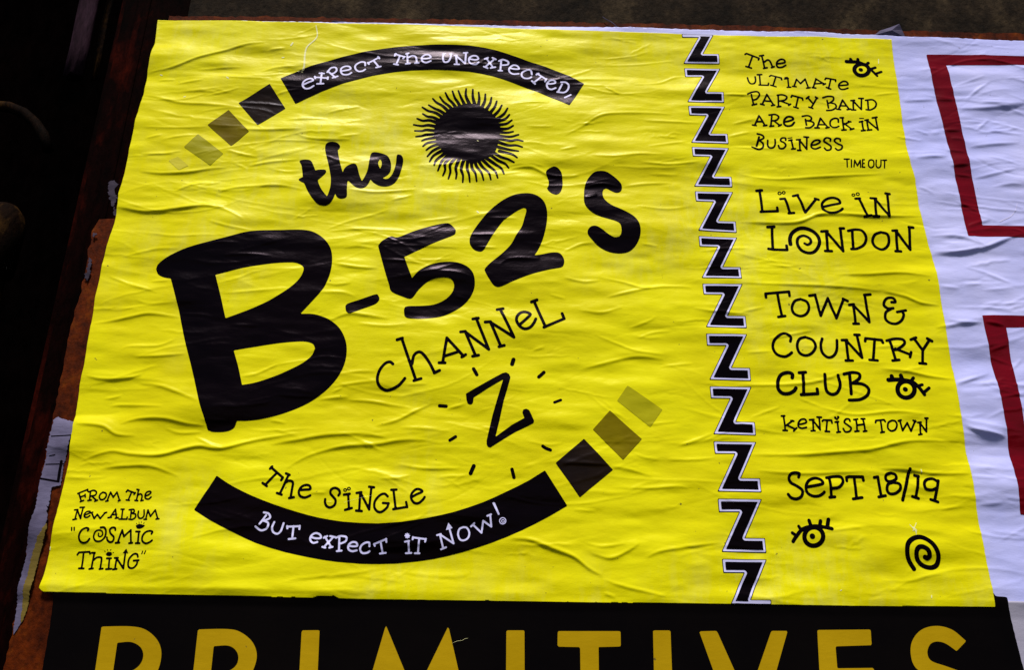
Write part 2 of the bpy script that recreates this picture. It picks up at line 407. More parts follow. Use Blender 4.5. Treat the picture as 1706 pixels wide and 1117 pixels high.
def paper_mat(name, col, col2, wash=None, wash_amt=0.0, rough=0.42, bump=1.0, spec=0.5, grime=0.0, tint=(0.86, 0.78, 1.0)):
    m, nt, lk, b = mat_new(name)
    pos = nt.new("ShaderNodeNewGeometry").outputs["Position"]
    base = mix(nt, lk, ramp(nt, lk, noise(nt, lk, pos, 7, 5, .6), [(0.35, 0.0), (0.7, 1.0)]), col, col2)
    if wash:                                 # dried paste brushed over the sheet: pale upright streaks in patches
        streak = ramp(nt, lk, noise(nt, lk, pos, 16, 5, .7, (2.2, 1, 0.9)), [(0.45, 0.0), (0.75, 1.0)])
        patch = ramp(nt, lk, noise(nt, lk, pos, 3.2, 3, .5, None, (3.1, 0, 1.7)), [(0.48, 0.0), (0.66, 1.0)])
        f = math_(nt, lk, 'MULTIPLY', math_(nt, lk, 'MULTIPLY', streak, patch), wash_amt)
        base = mix(nt, lk, f, base, wash)
        blot = ramp(nt, lk, noise(nt, lk, pos, 60, 3, .6, (1, 1, 1), (1, 2, 3)), [(0.66, 0.0), (0.74, 1.0)])
        base = mix(nt, lk, math_(nt, lk, 'MULTIPLY', math_(nt, lk, 'MULTIPLY', blot, patch), 0.35 * wash_amt), base, wash)
    if grime:
        g = ramp(nt, lk, noise(nt, lk, pos, 160, 2, .5, None, (9, 9, 9)), [(0.755, 0.0), (0.79, 1.0)])
        base = mix(nt, lk, math_(nt, lk, 'MULTIPLY', g, grime), base, (0.10, 0.07, 0.02))
    lk.new(base, b.inputs["Base Color"])
    rg = nt.new("ShaderNodeMapRange"); lk.new(noise(nt, lk, pos, 22, 4, .6, (1, 1, 3)), rg.inputs[0])
    rg.inputs[3].default_value = rough - 0.08; rg.inputs[4].default_value = rough + 0.16
    lk.new(rg.outputs[0], b.inputs["Roughness"])
    b.inputs["Specular IOR Level"].default_value = spec
    b.inputs["Specular Tint"].default_value = (*tint, 1)
    n1 = noise(nt, lk, pos, 70, 4, .6, (1, 1, 2.6)); n2 = noise(nt, lk, pos, 420, 2, .5)
    sm = math_(nt, lk, 'ADD', n1, math_(nt, lk, 'MULTIPLY', n2, 0.12))
    bp = nt.new("ShaderNodeBump"); bp.inputs["Strength"].default_value = 0.20 * bump; bp.inputs["Distance"].default_value = 0.0016
    lk.new(sm, bp.inputs["Height"]); lk.new(bp.outputs[0], b.inputs["Normal"])
    return m

YEL = paper_mat("yellow_paper", (0.74, 0.655, 0.0005), (0.85, 0.795, 0.002), (0.86, 0.84, 0.30), 0.45, rough=0.30, spec=0.17, tint=(1.0, 0.97, 0.62), grime=0.8)
WHT = paper_mat("white_paper", (0.48, 0.50, 0.92), (0.60, 0.60, 0.97), rough=0.45, spec=0.3, grime=0.35)
GRY = paper_mat("grey_paper", (0.34, 0.32, 0.42), (0.42, 0.40, 0.48), rough=0.6)
INK = paper_mat("black_ink", (0.0008, 0.0002, 0.0003), (0.0018, 0.0005, 0.0006), rough=0.23, spec=0.075, tint=(0.95, 0.66, 0.95))
INKW = paper_mat("white_print", (0.62, 0.60, 0.94), (0.70, 0.68, 0.97), rough=0.45)
INK2 = paper_mat("brown_black_ink", (0.004, 0.0014, 0.0002), (0.016, 0.008, 0.001), rough=0.23, spec=0.14)
OLV = paper_mat("olive_ink", (0.11, 0.075, 0.0003), (0.23, 0.18, 0.0008), rough=0.32, spec=0.13, tint=(1, .9, .5))
OLVP = paper_mat("pale_olive_ink", (0.32, 0.29, 0.002), (0.50, 0.46, 0.006), rough=0.34, spec=0.15, tint=(1, .95, .6))
RED = paper_mat("dark_red_ink", (0.11, 0.0002, 0.003), (0.20, 0.0005, 0.007), rough=0.22, spec=0.20, tint=(1.0, 0.7, 0.85))
BLK = paper_mat("matt_black_paper", (0.0025, 0.002, 0.0025), (0.004, 0.003, 0.003), rough=0.8, spec=0.0, bump=0.5)
OCH = paper_mat("ochre_ink", (0.40, 0.245, 0.001), (0.48, 0.30, 0.003), rough=0.6, spec=0.12, grime=0.8, bump=0.6, tint=(1, .9, .4))
SCUFF_GLINT = paper_mat("bare_fibre_and_glint", (0.86, 0.83, 0.34), (0.9, 0.87, 0.45), rough=0.6)

def wall_mat(name, c1, c2, c3, rough=0.8, scale=9, streak=(1, 1, 1), bump=0.004, spec=0.3):
    m, nt, lk, b = mat_new(name)
    pos = nt.new("ShaderNodeNewGeometry").outputs["Position"]
    a = ramp(nt, lk, noise(nt, lk, pos, scale, 6, .62, streak), [(0.32, c1), (0.55, c2), (0.76, c3)])
    k = ramp(nt, lk, noise(nt, lk, pos, scale * 9, 5, .7, streak, (4, 4, 4)), [(0.3, 0.25), (0.65, 1.0)])
    lk.new(mix(nt, lk, 1.0, a, k, 'MULTIPLY'), b.inputs["Base Color"])
    b.inputs["Roughness"].default_value = rough; b.inputs["Specular IOR Level"].default_value = spec
    bp = nt.new("ShaderNodeBump"); bp.inputs["Strength"].default_value = 0.8; bp.inputs["Distance"].default_value = bump
    lk.new(noise(nt, lk, pos, scale * 7, 7, .7, streak), bp.inputs["Height"]); lk.new(bp.outputs[0], b.inputs["Normal"])
    return m
FASCIA = wall_mat("dark_olive_render", (0.004, 0.0025, 0.0015), (0.028, 0.018, 0.010), (0.085, 0.058, 0.030), 0.85, 14, (1, 1, .8), 0.004, 0.06)
BOARD = wall_mat("red_brown_painted_board", (0.016, 0.0010, 0.0002), (0.125, 0.018, 0.0003), (0.26, 0.065, 0.0008), 0.7, 13, (1.2, 1, 1), 0.002, 0.06)
JAMB = wall_mat("dark_red_paint", (0.0006, 0.0003, 0.0003), (0.006, 0.0008, 0.0006), (0.060, 0.0055, 0.0020), 0.8, 10, (1.5, 1, .6), 0.003, 0.01)
RECESS = wall_mat("shade_black_render", (0.0006, 0.0005, 0.0005), (0.0015, 0.0008, 0.0008), (0.004, 0.0015, 0.001), 0.9, 5, (1, 1, .5), 0.004, 0.0)  # near-black colour puts the recess's shade into the render
PIPE = wall_mat("dull_purple_lead", (0.008, 0.003, 0.005), (0.032, 0.014, 0.024), (0.090, 0.045, 0.075), 0.8, 7, (3, 1, .6), 0.003, 0.03)
TIMB = wall_mat("dark_stained_timber", (0.0015, 0.0006, 0.0004), (0.010, 0.0035, 0.001), (0.10, 0.045, 0.008), 0.8, 14, (2, 1, .8), 0.003, 0.03)

# ------------------------------------------------------------------ the wall behind the posters
def box(name, x0, x1, y0, y1, z0, z1, mat, parent=None, bevel=0.0, label=None):
    V = [(x, y, z) for x in (x0, x1) for y in (y0, y1) for z in (z0, z1)]
    F = [(0, 1, 3, 2), (4, 6, 7, 5), (0, 4, 5, 1), (2, 3, 7, 6), (0, 2, 6, 4), (1, 5, 7, 3)]
    o = mesh_obj(name, V, [list(f) for f in F], mat, parent, smooth=False)
    if bevel:
        md = o.modifiers.new("bevel", 'BEVEL'); md.width = bevel; md.segments = 2
    if label: o["label"] = label
    return o

def rough_slab(name, outline_px, y_front, y_back, mat, parent=None, jit=0.0008, seed=1, cell=0.006):
    """a board whose face outline is measured on the wall; its edges are slightly uneven"""
    q = np.array(outline_px, float); w = P(q[:, 0], q[:, 1], y_front)
    r = np.random.default_rng(seed); pts = []
    for i in range(len(w)):
        a, b = w[i], w[(i + 1) % len(w)]; n = max(2, int(np.linalg.norm(b - a) / cell)); n = min(n, 160)
        nn = np.array([-(b - a)[1], (b - a)[0]]); nn /= np.linalg.norm(nn) + 1e-9
        for t in np.arange(n) / n: pts.append(a + (b - a) * t + nn * r.normal(0, jit))
    pts = np.array(pts); n = len(pts); c = pts.mean(0)
    V = [(x, y_front, z) for x, z in pts] + [(x, y_back, z) for x, z in pts]
    F = [list(range(n))] + [[i, n + i, n + (i + 1) % n, (i + 1) % n] for i in range(n)]
    return mesh_obj(name, V, F, mat, parent, smooth=False)

TOP = P(700, 32)[1]
board_left = P(130, 500)[0]
# board: outline in photo pixels, running out of the frame to the right and below
bo = P(2300, 700)
V_ = P(150, 420)[0]
hoard = empty("hoarding", (0.6, 0.01, Z0 - 0.3), "red-brown painted hoarding board that all the posters are pasted on", "hoarding")
q = [(283, 26), (640, 30.5), (1140, 40), (1400, 48), (1706, 56), (2100, 66), (2400, 1700), (-150, 1700), (20, 1060), (60, 838), (88, 700), (115, 560), (136, 478), (147, 430), (153, 385), (166, 366), (200, 363), (222, 262)]  # shade at upper left put into the outline: cut away to the dark jamb
rough_slab("board", q[::-1], 0.0, 0.018, BOARD, hoard)
wall = box("wall", P(300, 30)[0], 2.6, 0.0185, 0.3, Z0 - 0.9, Z0 + 1.9, FASCIA); tag(wall, kind="structure")
rec = box("recess_wall", -2.0, board_left + 0.05, 0.42, 0.6, Z0 - 1.2, Z0 + 1.9, RECESS); tag(rec, kind="structure")
jb = empty("door_jamb", (board_left - 0.05, 0.05, Z0 - 0.8), "dark red jamb beside the left edge of the hoarding board", "door jamb")
xa, xb = P(75, 600, 0.03)[0], board_left + 0.0
box("jamb_face", xa, board_left - 0.0215, 0.030, 0.30, Z0 - 0.9, Z0 + 1.7, JAMB, jb, 0.003)
box("jamb_face", board_left - 0.0205, P(300, 30)[0] - 0.001, 0.024, 0.30, Z0 - 0.9, Z0 + 1.7, JAMB, jb, 0.003)
box("moulding", xa - 0.022, xa - 0.001, 0.060, 0.30, Z0 - 0.9, Z0 + 1.7, JAMB, jb, 0.005)
box("moulding", xa + 0.03, xa + 0.040, 0.022, 0.0295, Z0 - 0.9, Z0 + 1.7, JAMB, jb, 0.002)

def tube(name, pts, r, mat, parent=None, n=14, flat=1.0, seed=0, rag=0.0):
    pts = [Vector(p) for p in pts]; V = []; F = []; rr = np.random.default_rng(seed)
    for i, p in enumerate(pts):
        d = (pts[min(i + 1, len(pts) - 1)] - pts[max(i - 1, 0)]).normalized()
        u = d.cross(Vector((0, 1, 0)));  u = u if u.length > 1e-3 else Vector((1, 0, 0)); u.normalize(); v = d.cross(u)
        k = r[i] if isinstance(r, (list, tuple)) else r
        for j in range(n):
            a = 2 * math.pi * j / n; V.append(tuple(p + u * math.cos(a) * k + v * math.sin(a) * k * flat + d * (rr.normal(0, rag) if i in (0,) else 0)))
    for i in range(len(pts) - 1):
        for j in range(n):
            a, b = i * n + j, i * n + (j + 1) % n; F.append([a, b, b + n, a + n])
    F.append(list(range(n))[::-1]); F.append([len(V) - n + j for j in range(n)])
    return mesh_obj(name, V, F, mat, parent)

def w3(px, py, y): a = P(px, py, y); return (float(a[0]), y, float(a[1]))
def upright(cx_top, y_end_px, wpx, depth, name, label, cat, mat, seed, taper=1.0, group=None):
    a = w3(cx_top, y_end_px, depth); m = float(P(cx_top + wpx, y_end_px, depth)[0] - a[0]) / 2
    N = 14; pts = [(a[0] + 0.002 * math.sin(i * 1.3 + seed), depth, a[2] + i * 0.06) for i in range(N)]
    rs = [m * (taper + (1 - taper) * min(1, i / 5)) for i in range(N)]
    o = tube(name, pts, rs, mat, None, 16, 0.6, seed, 0.004); tag(o, label, cat, group); return o
upright(120, 128, 34, 0.20, "pipe", "thick dull purple pipe at the top left of the recess", "pipe", PIPE, 1)
upright(155, 130, 10, 0.23, "pipe", "thin brown pipe between the two purple ones at the top left", "pipe", TIMB, 2, 1.2)
upright(197, 146, 22, 0.17, "pipe", "purple pipe with a tapering end nearest the yellow poster's top corner", "pipe", PIPE, 3, 0.35)
arc = [w3(x, y, 0.15) for x, y in ((-60, 190), (-20, 176), (15, 178), (40, 188), (58, 204), (72, 224), (80, 250))]
o = tube("rim_gleam", arc, 0.008, TIMB, None, 12); tag(o, "short brown arc standing in for the gleam of a lit rim at the left edge of the picture", "lit rim")  # added tube gives the gleam of a lit curved edge a shape
a = w3(12, 345, 0.10)
pts = [(a[0], 0.10, a[2] + 0.004), (a[0], 0.10, a[2]), (a[0], 0.10, a[2] - 0.012), (a[0], 0.10, a[2] - 0.03), (a[0], 0.10, a[2] - 0.10), (a[0], 0.10, a[2] - 0.106), (a[0], 0.10, a[2] - 0.112), (a[0], 0.10, a[2] - 0.3), (a[0], 0.10, a[2] - 0.7)]
po = empty("wooden_post", (a[0], 0.10, a[2] - 0.7), "dark stained wooden post with a rounded head at the left edge", "post")
tube("shaft", pts[6:], [0.02, 0.02, 0.021], TIMB, po, 20)
tube("head", pts[:6], [0.004, 0.014, 0.024, 0.029, 0.028, 0.02], TIMB, po, 20)

# ------------------------------------------------------------------ the sheets
def poly_shape(s, smooth=False):
    sh = Shape(); q = nums(s); sh.polys.append(P(q[:, 0], q[:, 1])); return sh
Y_OUT = """262,32 450,37 640,41 760,44 950,50 1140,56.5 1300,62 1485,66 1492,115 1499,160 1503,200 1512,262 1524,300 1532,350 1547,410 1556,440 1565,490 1577,560
1589,622 1593,650 1605,720 1618,790 1630,860 1645,940 1659,1012 1400,1010 1140,1006 1000,1004.5 900,1003 760,1001 600,999.5 564,998 557,994 530,994 522,997 400,994
250,991 110,988 73,987 66,981 69,972 75,950 88,890 100,830 112,775 119,725 132,640 140,608 148,560 158,500 172,430 190,372 196,340 198,322 203,306 213,262 226,200 239,158
246,118 258,70 261,40"""
def frayed(s, jit, seed, cell=0.004):
    q = nums(s); w = P(q[:, 0], q[:, 1]); r = np.random.default_rng(seed); out = []
    for i in range(len(w)):
        a, b = w[i], w[(i + 1) % len(w)]; n = min(200, max(1, int(np.linalg.norm(b - a) / cell)))
        nn = np.array([-(b - a)[1], (b - a)[0]]); nn /= np.linalg.norm(nn) + 1e-9
        for t in np.arange(n) / n: out.append(a + (b - a) * t + nn * r.normal(0, jit))
    return np.array(out)
YOUT = frayed(Y_OUT, 0.00010, 3)
W_OUT = "285,36 300,32.5 330,33.5 500,36.5 640,38.5 770,41 950,43.5 1060,45 1140,47.5 1300,53 1380,56 1500,60 1706,64.5 2060,74 2300,1014 1662,1012 1500,1012 320,920"
LY, LW, LB = 0.0016, 0.0006, 0.0011          # distance of the yellow, white and black sheets from the board
D1 = 0.00028                                # one layer of print

# white poster (under the yellow one)
wp = empty("white_poster", (1.25, 0, Z0), "white poster with dark red frame lines showing from behind the yellow one on the right", "poster")
sh = Shape(); sh.polys.append(frayed(W_OUT, 0.00035, 5))
hole = Shape()
hq = nums("300,75 1455,100 1600,960 130,950"); sh.holes.append(P(hq[:, 0], hq[:, 1]))
sh.polys[0] = sh.polys[0]
lay("paper", sh, WHT, LW, wp, 0.0015, back=0.0002)
def red(s): return lay("printed_frame", s, RED, LW + D1, wp, 0.0012)
s1 = Shape(); q = nums("1545,88 1706,92 2000,98 2070,410 1700,396 1612,394 1598,330 1580,245 1560,160"); s1.polys.append(P(q[:, 0], q[:, 1]))
q = nums("1578,106 1706,107.5 1960,113 2020,386 1706,376 1636,376 1625,325 1608,240 1594,170"); s1.holes.append(P(q[:, 0], q[:, 1])); red(s1)
s2 = Shape(); q = nums("1635,526.5 1706,527 2050,530 2110,880 1740,862 1702,857 1692,800 1676,710 1655,610"); s2.polys.append(P(q[:, 0], q[:, 1]))
q = nums("1676,546 1706,546 2010,552 2060,850 1740,845 1712,740 1704,692 1688,610"); s2.holes.append(P(q[:, 0], q[:, 1])); red(s2)

YP = -0.0018
# grey older sheet low on the right, yellow-black poster below
o = lay("older_sheet", shp(("px", "#1600,1000 1780,1006 1860,1330 1600,1330")), GRY, LW + 0.00035, None, 0.0025, back=0.0002)
tag(o, "greyish older paper sheet below the white poster in the lower right corner", "paper sheet")
bp_ = empty("black_poster", (0.5, 0, Z0 - 0.3), "black poster with large ochre capitals, cut off by the bottom edge", "poster")
sh = Shape(); sh.polys.append(frayed("95,960 1650,985 1657,994.5 1676,996 1684,1030 1706,1117 1745,1290 25,1290 70,1117 82,1050 90,990", 0.0002, 9))
lay("paper", sh, BLK, LB, bp_, 0.002, back=0.0004)
BL = [("Y1", "%345,240 352,237 500,236 580,255 640,310 660,380 640,470 590,530 500,560 385,560 350,800 262,800;!428,322 500,318 550,345 565,390 545,440 490,475 405,478"),
      ("Y1", "%852,256 858,252 1010,250 1080,268 1140,320 1162,390 1140,470 1090,530 1200,800 1100,800 1000,560 900,560 880,800 790,800;!935,340 1010,337 1050,360 1065,400 1050,445 1000,475 920,478"),
      ("Y1", "#1398,262 1403,257 1488,256 1492,260 1468,800 1368,800"),
      ("Y2", "#260,235 264,235 414,600 588,240 592,240 720,800 625,800 565,500 430,790 400,790 300,500 200,800 95,800"),
      ("Y2", "#896,262 900,257 987,257 991,261 993,800 892,800"),
      ("Y2", "#1166,266 1170,261 1492,261 1497,266 1498,338 1494,342 1381,345 1386,800 1291,800 1284,345 1170,343 1165,338"),
      ("Y3", "#74,218 78,215 148,215 151,218 168,700 84,700"),
      ("Y3", "#278,222 283,219 350,217 356,220 490,520 594,219 599,217 662,217 665,222 530,700 450,700"),
      ("Y3", "#797,216 800,213 1028,211 1032,216 1036,276 1033,280 877,285 885,382 1045,380 1055,450 890,452 905,700 822,700"),
      ("Y3", "%1452,262 1410,306 1360,272 1320,264 1292,278 1281,315 1300,350 1370,375 1450,410 1495,480 1490,640 1400,640 1392,490 1300,425 1230,380 1208,320 1215,260 1255,212 1320,195 1390,212")]
for cr, sp in BL: lay("letter", shp((cr, sp)), OCH, LB + D1, bp_, 0.0014)

# yellow poster
YP = -0.0045
yp = empty("yellow_poster", (0.5, 0, Z0), "large wrinkled yellow concert poster with black hand-drawn lettering", "poster")
sh = Shape(); sh.polys.append(YOUT)
lay("paper", sh, YEL, LY, yp, 0.0010, back=0.0006)
Y1_, Y2_, Y3_ = LY + D1, LY + 2 * D1, LY + 3 * D1
def pr(name, sh, mat=INK, lvl=Y1_, cell=0.0007, label=None, parent=yp, clip=None, inset=0.0):
    o = lay(name, sh, mat, lvl, parent, cell, clip=clip, inset=inset)
    if o is not None and label: o["label"] = label
    return o

# arched bands with white lettering
band = pr("arched_band", shp(("A", "#50,467 165,412 280,365 390,325 500,290 620,255 740,222 870,192 1000,165 1150,143 1300,125 1500,110 1706,105 1956,108 2106,115 2286,137 2396,160 2506,190 2636,228 2756,265 2856,292 2956,325 3206,425 3368,515 3206,762 3056,690 2856,600 2736,556 2606,510 2480,470 2356,435 2236,412 2106,395 1906,383 1706,378 1500,385 1300,400 1180,418 1060,440 905,478 750,520 615,566 480,615 345,672 210,735")), cell=0.0010, label="upper black arched band")
pr("lettering", shp(("A", """~302,537 360,512 408,492 385,470 345,478 305,505 292,545 320,580 370,575 412,550
425,455 568,468;500,405 488,528;475,408 525,412;450,530 520,528;424,445 430,470;568,455 566,480
565,385 650,460;620,464 675,445;~560,398 600,350 650,345 662,380 630,410 600,415
~720,385 780,375 815,360 800,335 755,332 715,355 710,395 735,425 790,425 825,405
~975,325 970,290 925,285 870,320 868,360 900,390 945,388 975,370
1005,300 1125,235;1065,270 1125,345;1005,292 1015,312;1115,228 1130,248;1095,350 1145,340
1300,205 1405,238;1355,225 1315,325;1290,318 1335,328;1310,200 1298,225;1408,235 1390,257
1435,205 1440,318;1422,206 1450,198;~1440,250 1490,228 1530,245 1540,312;1420,320 1465,316;1520,312 1560,310
~1605,265 1655,262 1692,248 1670,220 1630,220 1595,250 1600,290 1640,308 1692,290""", 16),
    ("B", """~130,205 118,260 135,303 175,298 200,260 208,210;120,208 145,205;195,210 215,208
262,230 270,322;262,230 360,315;370,195 362,315;245,228 270,225;245,325 295,325;345,195 385,192
~410,262 470,270 505,255 485,228 440,228 405,255 405,295 435,318 480,318 508,295
595,250 665,345;680,250 585,340;575,255 610,240;660,240 695,255;565,340 605,355;640,352 690,340
755,265 745,375;~730,270 775,255 830,275 825,305 760,315;725,378 765,378
~850,345 905,355 950,350 930,318 885,312 845,345 845,385 885,410 945,405
~1090,410 1080,370 1040,362 985,390 980,430 1010,455 1060,455 1085,440
1150,400 1245,465;1195,435 1110,505;1140,412 1165,398;1250,460 1235,490;1090,485 1125,515
~1258,515 1300,515 1345,505 1335,480 1290,480 1255,515 1265,560 1305,575 1350,560
~1410,498 1460,500 1492,530 1485,575 1445,608 1368,603;1420,520 1378,600;1450,668 1515,636""", 16)), INKW, Y2_, 0.0006, parent=band)
b2 = pr("arched_band", shp(("N", "#265,120 330,166 400,210 480,252 560,290 655,329 750,365 850,399 950,430 1050,458 1150,482 1250,500 1350,515 1520,528 1654,532 1854,520 1980,502 2104,480 2204,459 2304,435 2430,395 2554,350 2654,307 2754,260 2854,212 2954,160 3091,75 3284,378 3145,460 3004,535 2880,596 2754,650 2630,698 2504,740 2380,778 2254,810 2130,836 2004,855 1804,875 1654,880 1500,878 1300,863 1180,847 1060,825 955,803 850,778 725,742 600,700 500,655 400,605 300,555 200,500 135,458 70,415")), cell=0.0010, label="lower black arched band")
pr("lettering", shp(("N", """690,462 635,537;~670,437 712,448 722,485 668,510;~670,508 708,530 695,575 645,592 600,560
~760,520 742,565 750,605 785,622 815,600 830,560 840,530
870,560 978,555;925,555 915,665;870,555 872,575;978,552 975,580;885,668 942,662
~1078,650 1120,660 1160,655 1150,625 1110,615 1075,640 1070,675 1095,700 1130,692
1195,645 1250,735;1265,650 1190,735;1185,655 1215,640;1240,640 1285,650;1175,735 1200,742;1235,742 1262,735
1320,655 1318,765;~1290,655 1330,640 1380,650 1375,685 1335,705;1300,772 1340,768
~1405,725 1440,730 1475,725 1465,698 1430,695 1400,720 1400,755 1430,772 1470,765
~1580,730 1578,700 1545,700 1510,725 1500,760 1520,788 1560,785 1580,772""", 15),
    ("O", """-35,712 72,670;70,668 72,695;-35,712 -28,727;22,690 38,785;15,792 65,785
w9:232,640 272,640;w9:252,620 252,660;w10:238,626 266,654;w9:240,655 264,626;262,685 265,785;232,692 268,685;238,788 285,785
300,655 410,670;300,652 298,672;412,667 405,692;355,662 342,785;315,788 355,788
535,640 560,745;535,630 650,705;612,570 650,705;508,635 540,625;542,755 585,738;#605,526 642,572 583,592
~735,563 700,580 688,625 705,670 740,678 775,655 785,610 765,570 735,563
820,545 890,612;890,612 905,510;905,510 975,560;965,460 975,560;800,557 828,530;940,468 972,455
#983,355 992,350 1005,352 1048,455 1034,460;w7:O1073,510 27,27;w6:O1075,512 12,12""", 14)), INKW, Y2_, 0.0006, parent=b2)

for cr, s, mt in (("C", "#767,265 1113,68 1282,328 978,512", INK2), ("C", "#432,510 660,342 885,582 688,740", OLV), ("C", "#175,757 325,607 603,825 462,958", OLVP),
                  ("L", "#130,772 370,567 615,830 335,1063", INK2), ("L", "#445,490 588,330 860,570 700,748", OLV), ("L", "#650,245 738,117 1035,318 932,467", OLVP)):
    pr("fading_square", shp((cr, s)), mt, Y1_, 0.0010, label={INK2: "dark brown square at the end of the arch", OLV: "olive square in the arch", OLVP: "palest square of the arch"}[mt])

RAYS = """635,55 632,130 668,215|708,60 708,140 728,225|772,92 778,170 762,262|845,110 838,190 800,275|912,148 895,220 845,300|970,190 945,260 885,335|1025,237 990,300 920,365
1088,272 1045,335 955,395|1108,340 1060,385 960,412|1135,398 1070,435 950,445|1150,455 1085,485 980,485|1150,518 1080,528 980,515|1208,553 1110,575 970,555|1255,625 1190,610 1110,620 975,590
1248,690 1180,670 1090,670 970,628|1205,735 1110,720 990,690|1192,810 1130,770 1000,735|1158,858 1090,825 1010,800 940,755|1100,912 1060,870 980,835 890,770|1048,982 1020,920 960,880 860,815
980,1028 950,950 880,890 810,825|905,1045 880,970 810,900 765,830|825,1050 800,970 750,900 725,830|750,1062 735,980 700,920 690,830|675,1070 665,990 645,920 655,820|597,1072 600,1000 580,930 612,820
523,1035 530,980 522,920 560,815|440,1035 462,960 460,890 520,800|380,1000 405,940 405,870 480,785|325,948 350,890 380,830 450,765|285,890 310,830 400,755|235,848 280,780 385,720|210,790 270,730 370,680
198,722 260,680 350,650|162,680 215,640 330,620|150,615 200,595 310,575|85,568 150,560 200,545 310,540|72,505 150,505 200,492 305,500|60,440 150,450 220,440 310,455|98,375 160,395 240,390 330,420
160,322 210,350 280,360 355,398|155,252 220,290 300,310 385,362|225,228 290,265 350,290 420,335|270,160 310,200 380,240 445,300|348,142 390,195 450,240 490,285|408,100 440,160 490,210 530,270|485,82 510,150 545,200 575,255|550,78 575,140 600,190 628,250"""
sun = shp(("D", "%285,500 300,430 340,370 400,315 450,270 540,240 640,215 730,225 820,260 900,310 960,370 1000,440 1010,500 990,580 985,640 970,700 930,770 860,812 760,830 650,830 540,815 470,790 390,745 340,670 300,590"),
          ("D", ";".join("w18>38:~" + r for r in RAYS.replace("\n", "|").split("|"))))
pr("sun_emblem", sun, cell=0.0007)
pr("script_word", shp(("E", "%160,330 153,312 165,298 200,290 240,288 290,295 320,320 345,375 370,440 420,430 480,430 510,438 518,455 510,478 480,510 405,575 420,630 460,710 530,800 550,750 575,660 580,560 570,480 545,350 515,230 498,140 505,80 540,50 600,42 660,55 695,85 700,112 690,135 670,150 680,220 705,340 740,470 770,410 820,370 880,350 918,358 940,400 965,500 1000,590 1040,520 1080,420 1105,270 1120,210 1150,188 1210,190 1300,215 1350,245 1385,310 1395,380 1385,450 1350,500 1280,545 1320,558 1370,540 1420,470 1455,360 1470,240 1490,220 1530,232 1557,280 1550,360 1510,500 1460,590 1390,645 1310,662 1230,650 1160,610 1115,565 1090,620 1050,670 990,692 920,675 860,625 820,585 805,600 800,700 800,790 770,825 710,832 665,810 640,760 620,820 580,880 520,915 450,915 390,890 320,810 260,710 220,620 185,600 145,575 152,555 200,530 185,400 175,355;!1243,285 1262,310 1268,360 1248,420 1228,380 1220,330")), cell=0.0008, label="bold script word above the headline")
pr("letter", shp(("F", "%135,315 100,308 70,292 58,265 72,238 130,200 220,162 400,113 540,77 700,68 790,67 850,78 900,110 935,155 946,210 938,280 905,360 850,425 785,492 850,493 920,515 975,555 1008,610 1020,670 1010,740 980,805 930,865 860,920 780,963 690,998 590,1022 520,1031 468,1032 450,1068 410,1085 350,1087 320,1078 305,1015 280,930 235,740 200,600 165,430;!360,297 500,262 620,242 700,235 760,235 795,250 803,272 785,310 735,360 660,410 570,455 480,490 410,515 385,400;!452,678 560,658 660,642 760,633 815,633 850,645 860,668 840,705 790,745 700,790 610,825 550,843 495,853 475,760")), cell=0.0011, label="largest black headline letter, at the left")
pr("hyphen", shp(("G", "%65,725 85,705 180,675 275,643 297,645 308,670 300,692 270,715 180,748 110,775 85,777 70,760")))
pr("numeral", shp(("G", "%298,298 330,262 390,230 440,237 560,190 700,148 780,133 815,143 847,180 850,202 830,225 700,280 580,335 485,380 510,450 540,530 590,480 660,440 730,418 810,413 880,425 940,455 975,500 986,560 975,620 940,680 880,735 800,780 720,805 600,818 510,813 485,795 482,755 490,732 520,725 600,722 690,712 770,680 820,635 838,590 830,550 800,530 750,527 690,537 640,560 590,605 545,662 520,672 485,662 395,622 375,570 350,490 320,380")), cell=0.0010, label="headline numeral five")
pr("numeral", shp(("I", "%125,560 135,520 180,440 250,350 330,265 430,190 530,142 620,124 700,127 770,155 820,205 843,270 848,340 835,440 805,550 765,640 728,700 800,688 880,672 950,673 985,700 1005,745 1000,790 975,817 880,835 760,862 640,900 530,945 440,985 390,998 350,982 310,930 270,860 270,828 330,765 430,680 510,595 560,510 610,430 635,350 652,290 648,264 620,262 560,290 480,345 430,385 370,465 310,560 265,640 240,665 210,668 165,650 130,605")), cell=0.0010, label="headline numeral two")
pr("apostrophe", shp(("H", "%183,165 200,135 240,110 275,103 310,118 340,155 352,200 357,270 350,330 325,380 290,400 245,385 210,355 194,328 210,300 212,250 195,205")))
pr("letter", shp(("H", "%650,190 690,160 750,150 810,160 870,195 930,245 965,290 968,340 945,370 905,375 860,355 810,330 780,340 770,370 775,420 805,465 870,515 960,555 1040,595 1100,640 1140,700 1158,770 1150,850 1110,930 1050,985 970,1005 880,1000 800,975 720,925 650,855 615,805 618,765 650,732 700,728 760,760 830,815 890,845 940,840 958,810 960,760 945,710 900,680 830,655 740,625 660,585 600,530 577,470 577,400 585,310 615,235")), cell=0.0009, label="last letter of the headline")

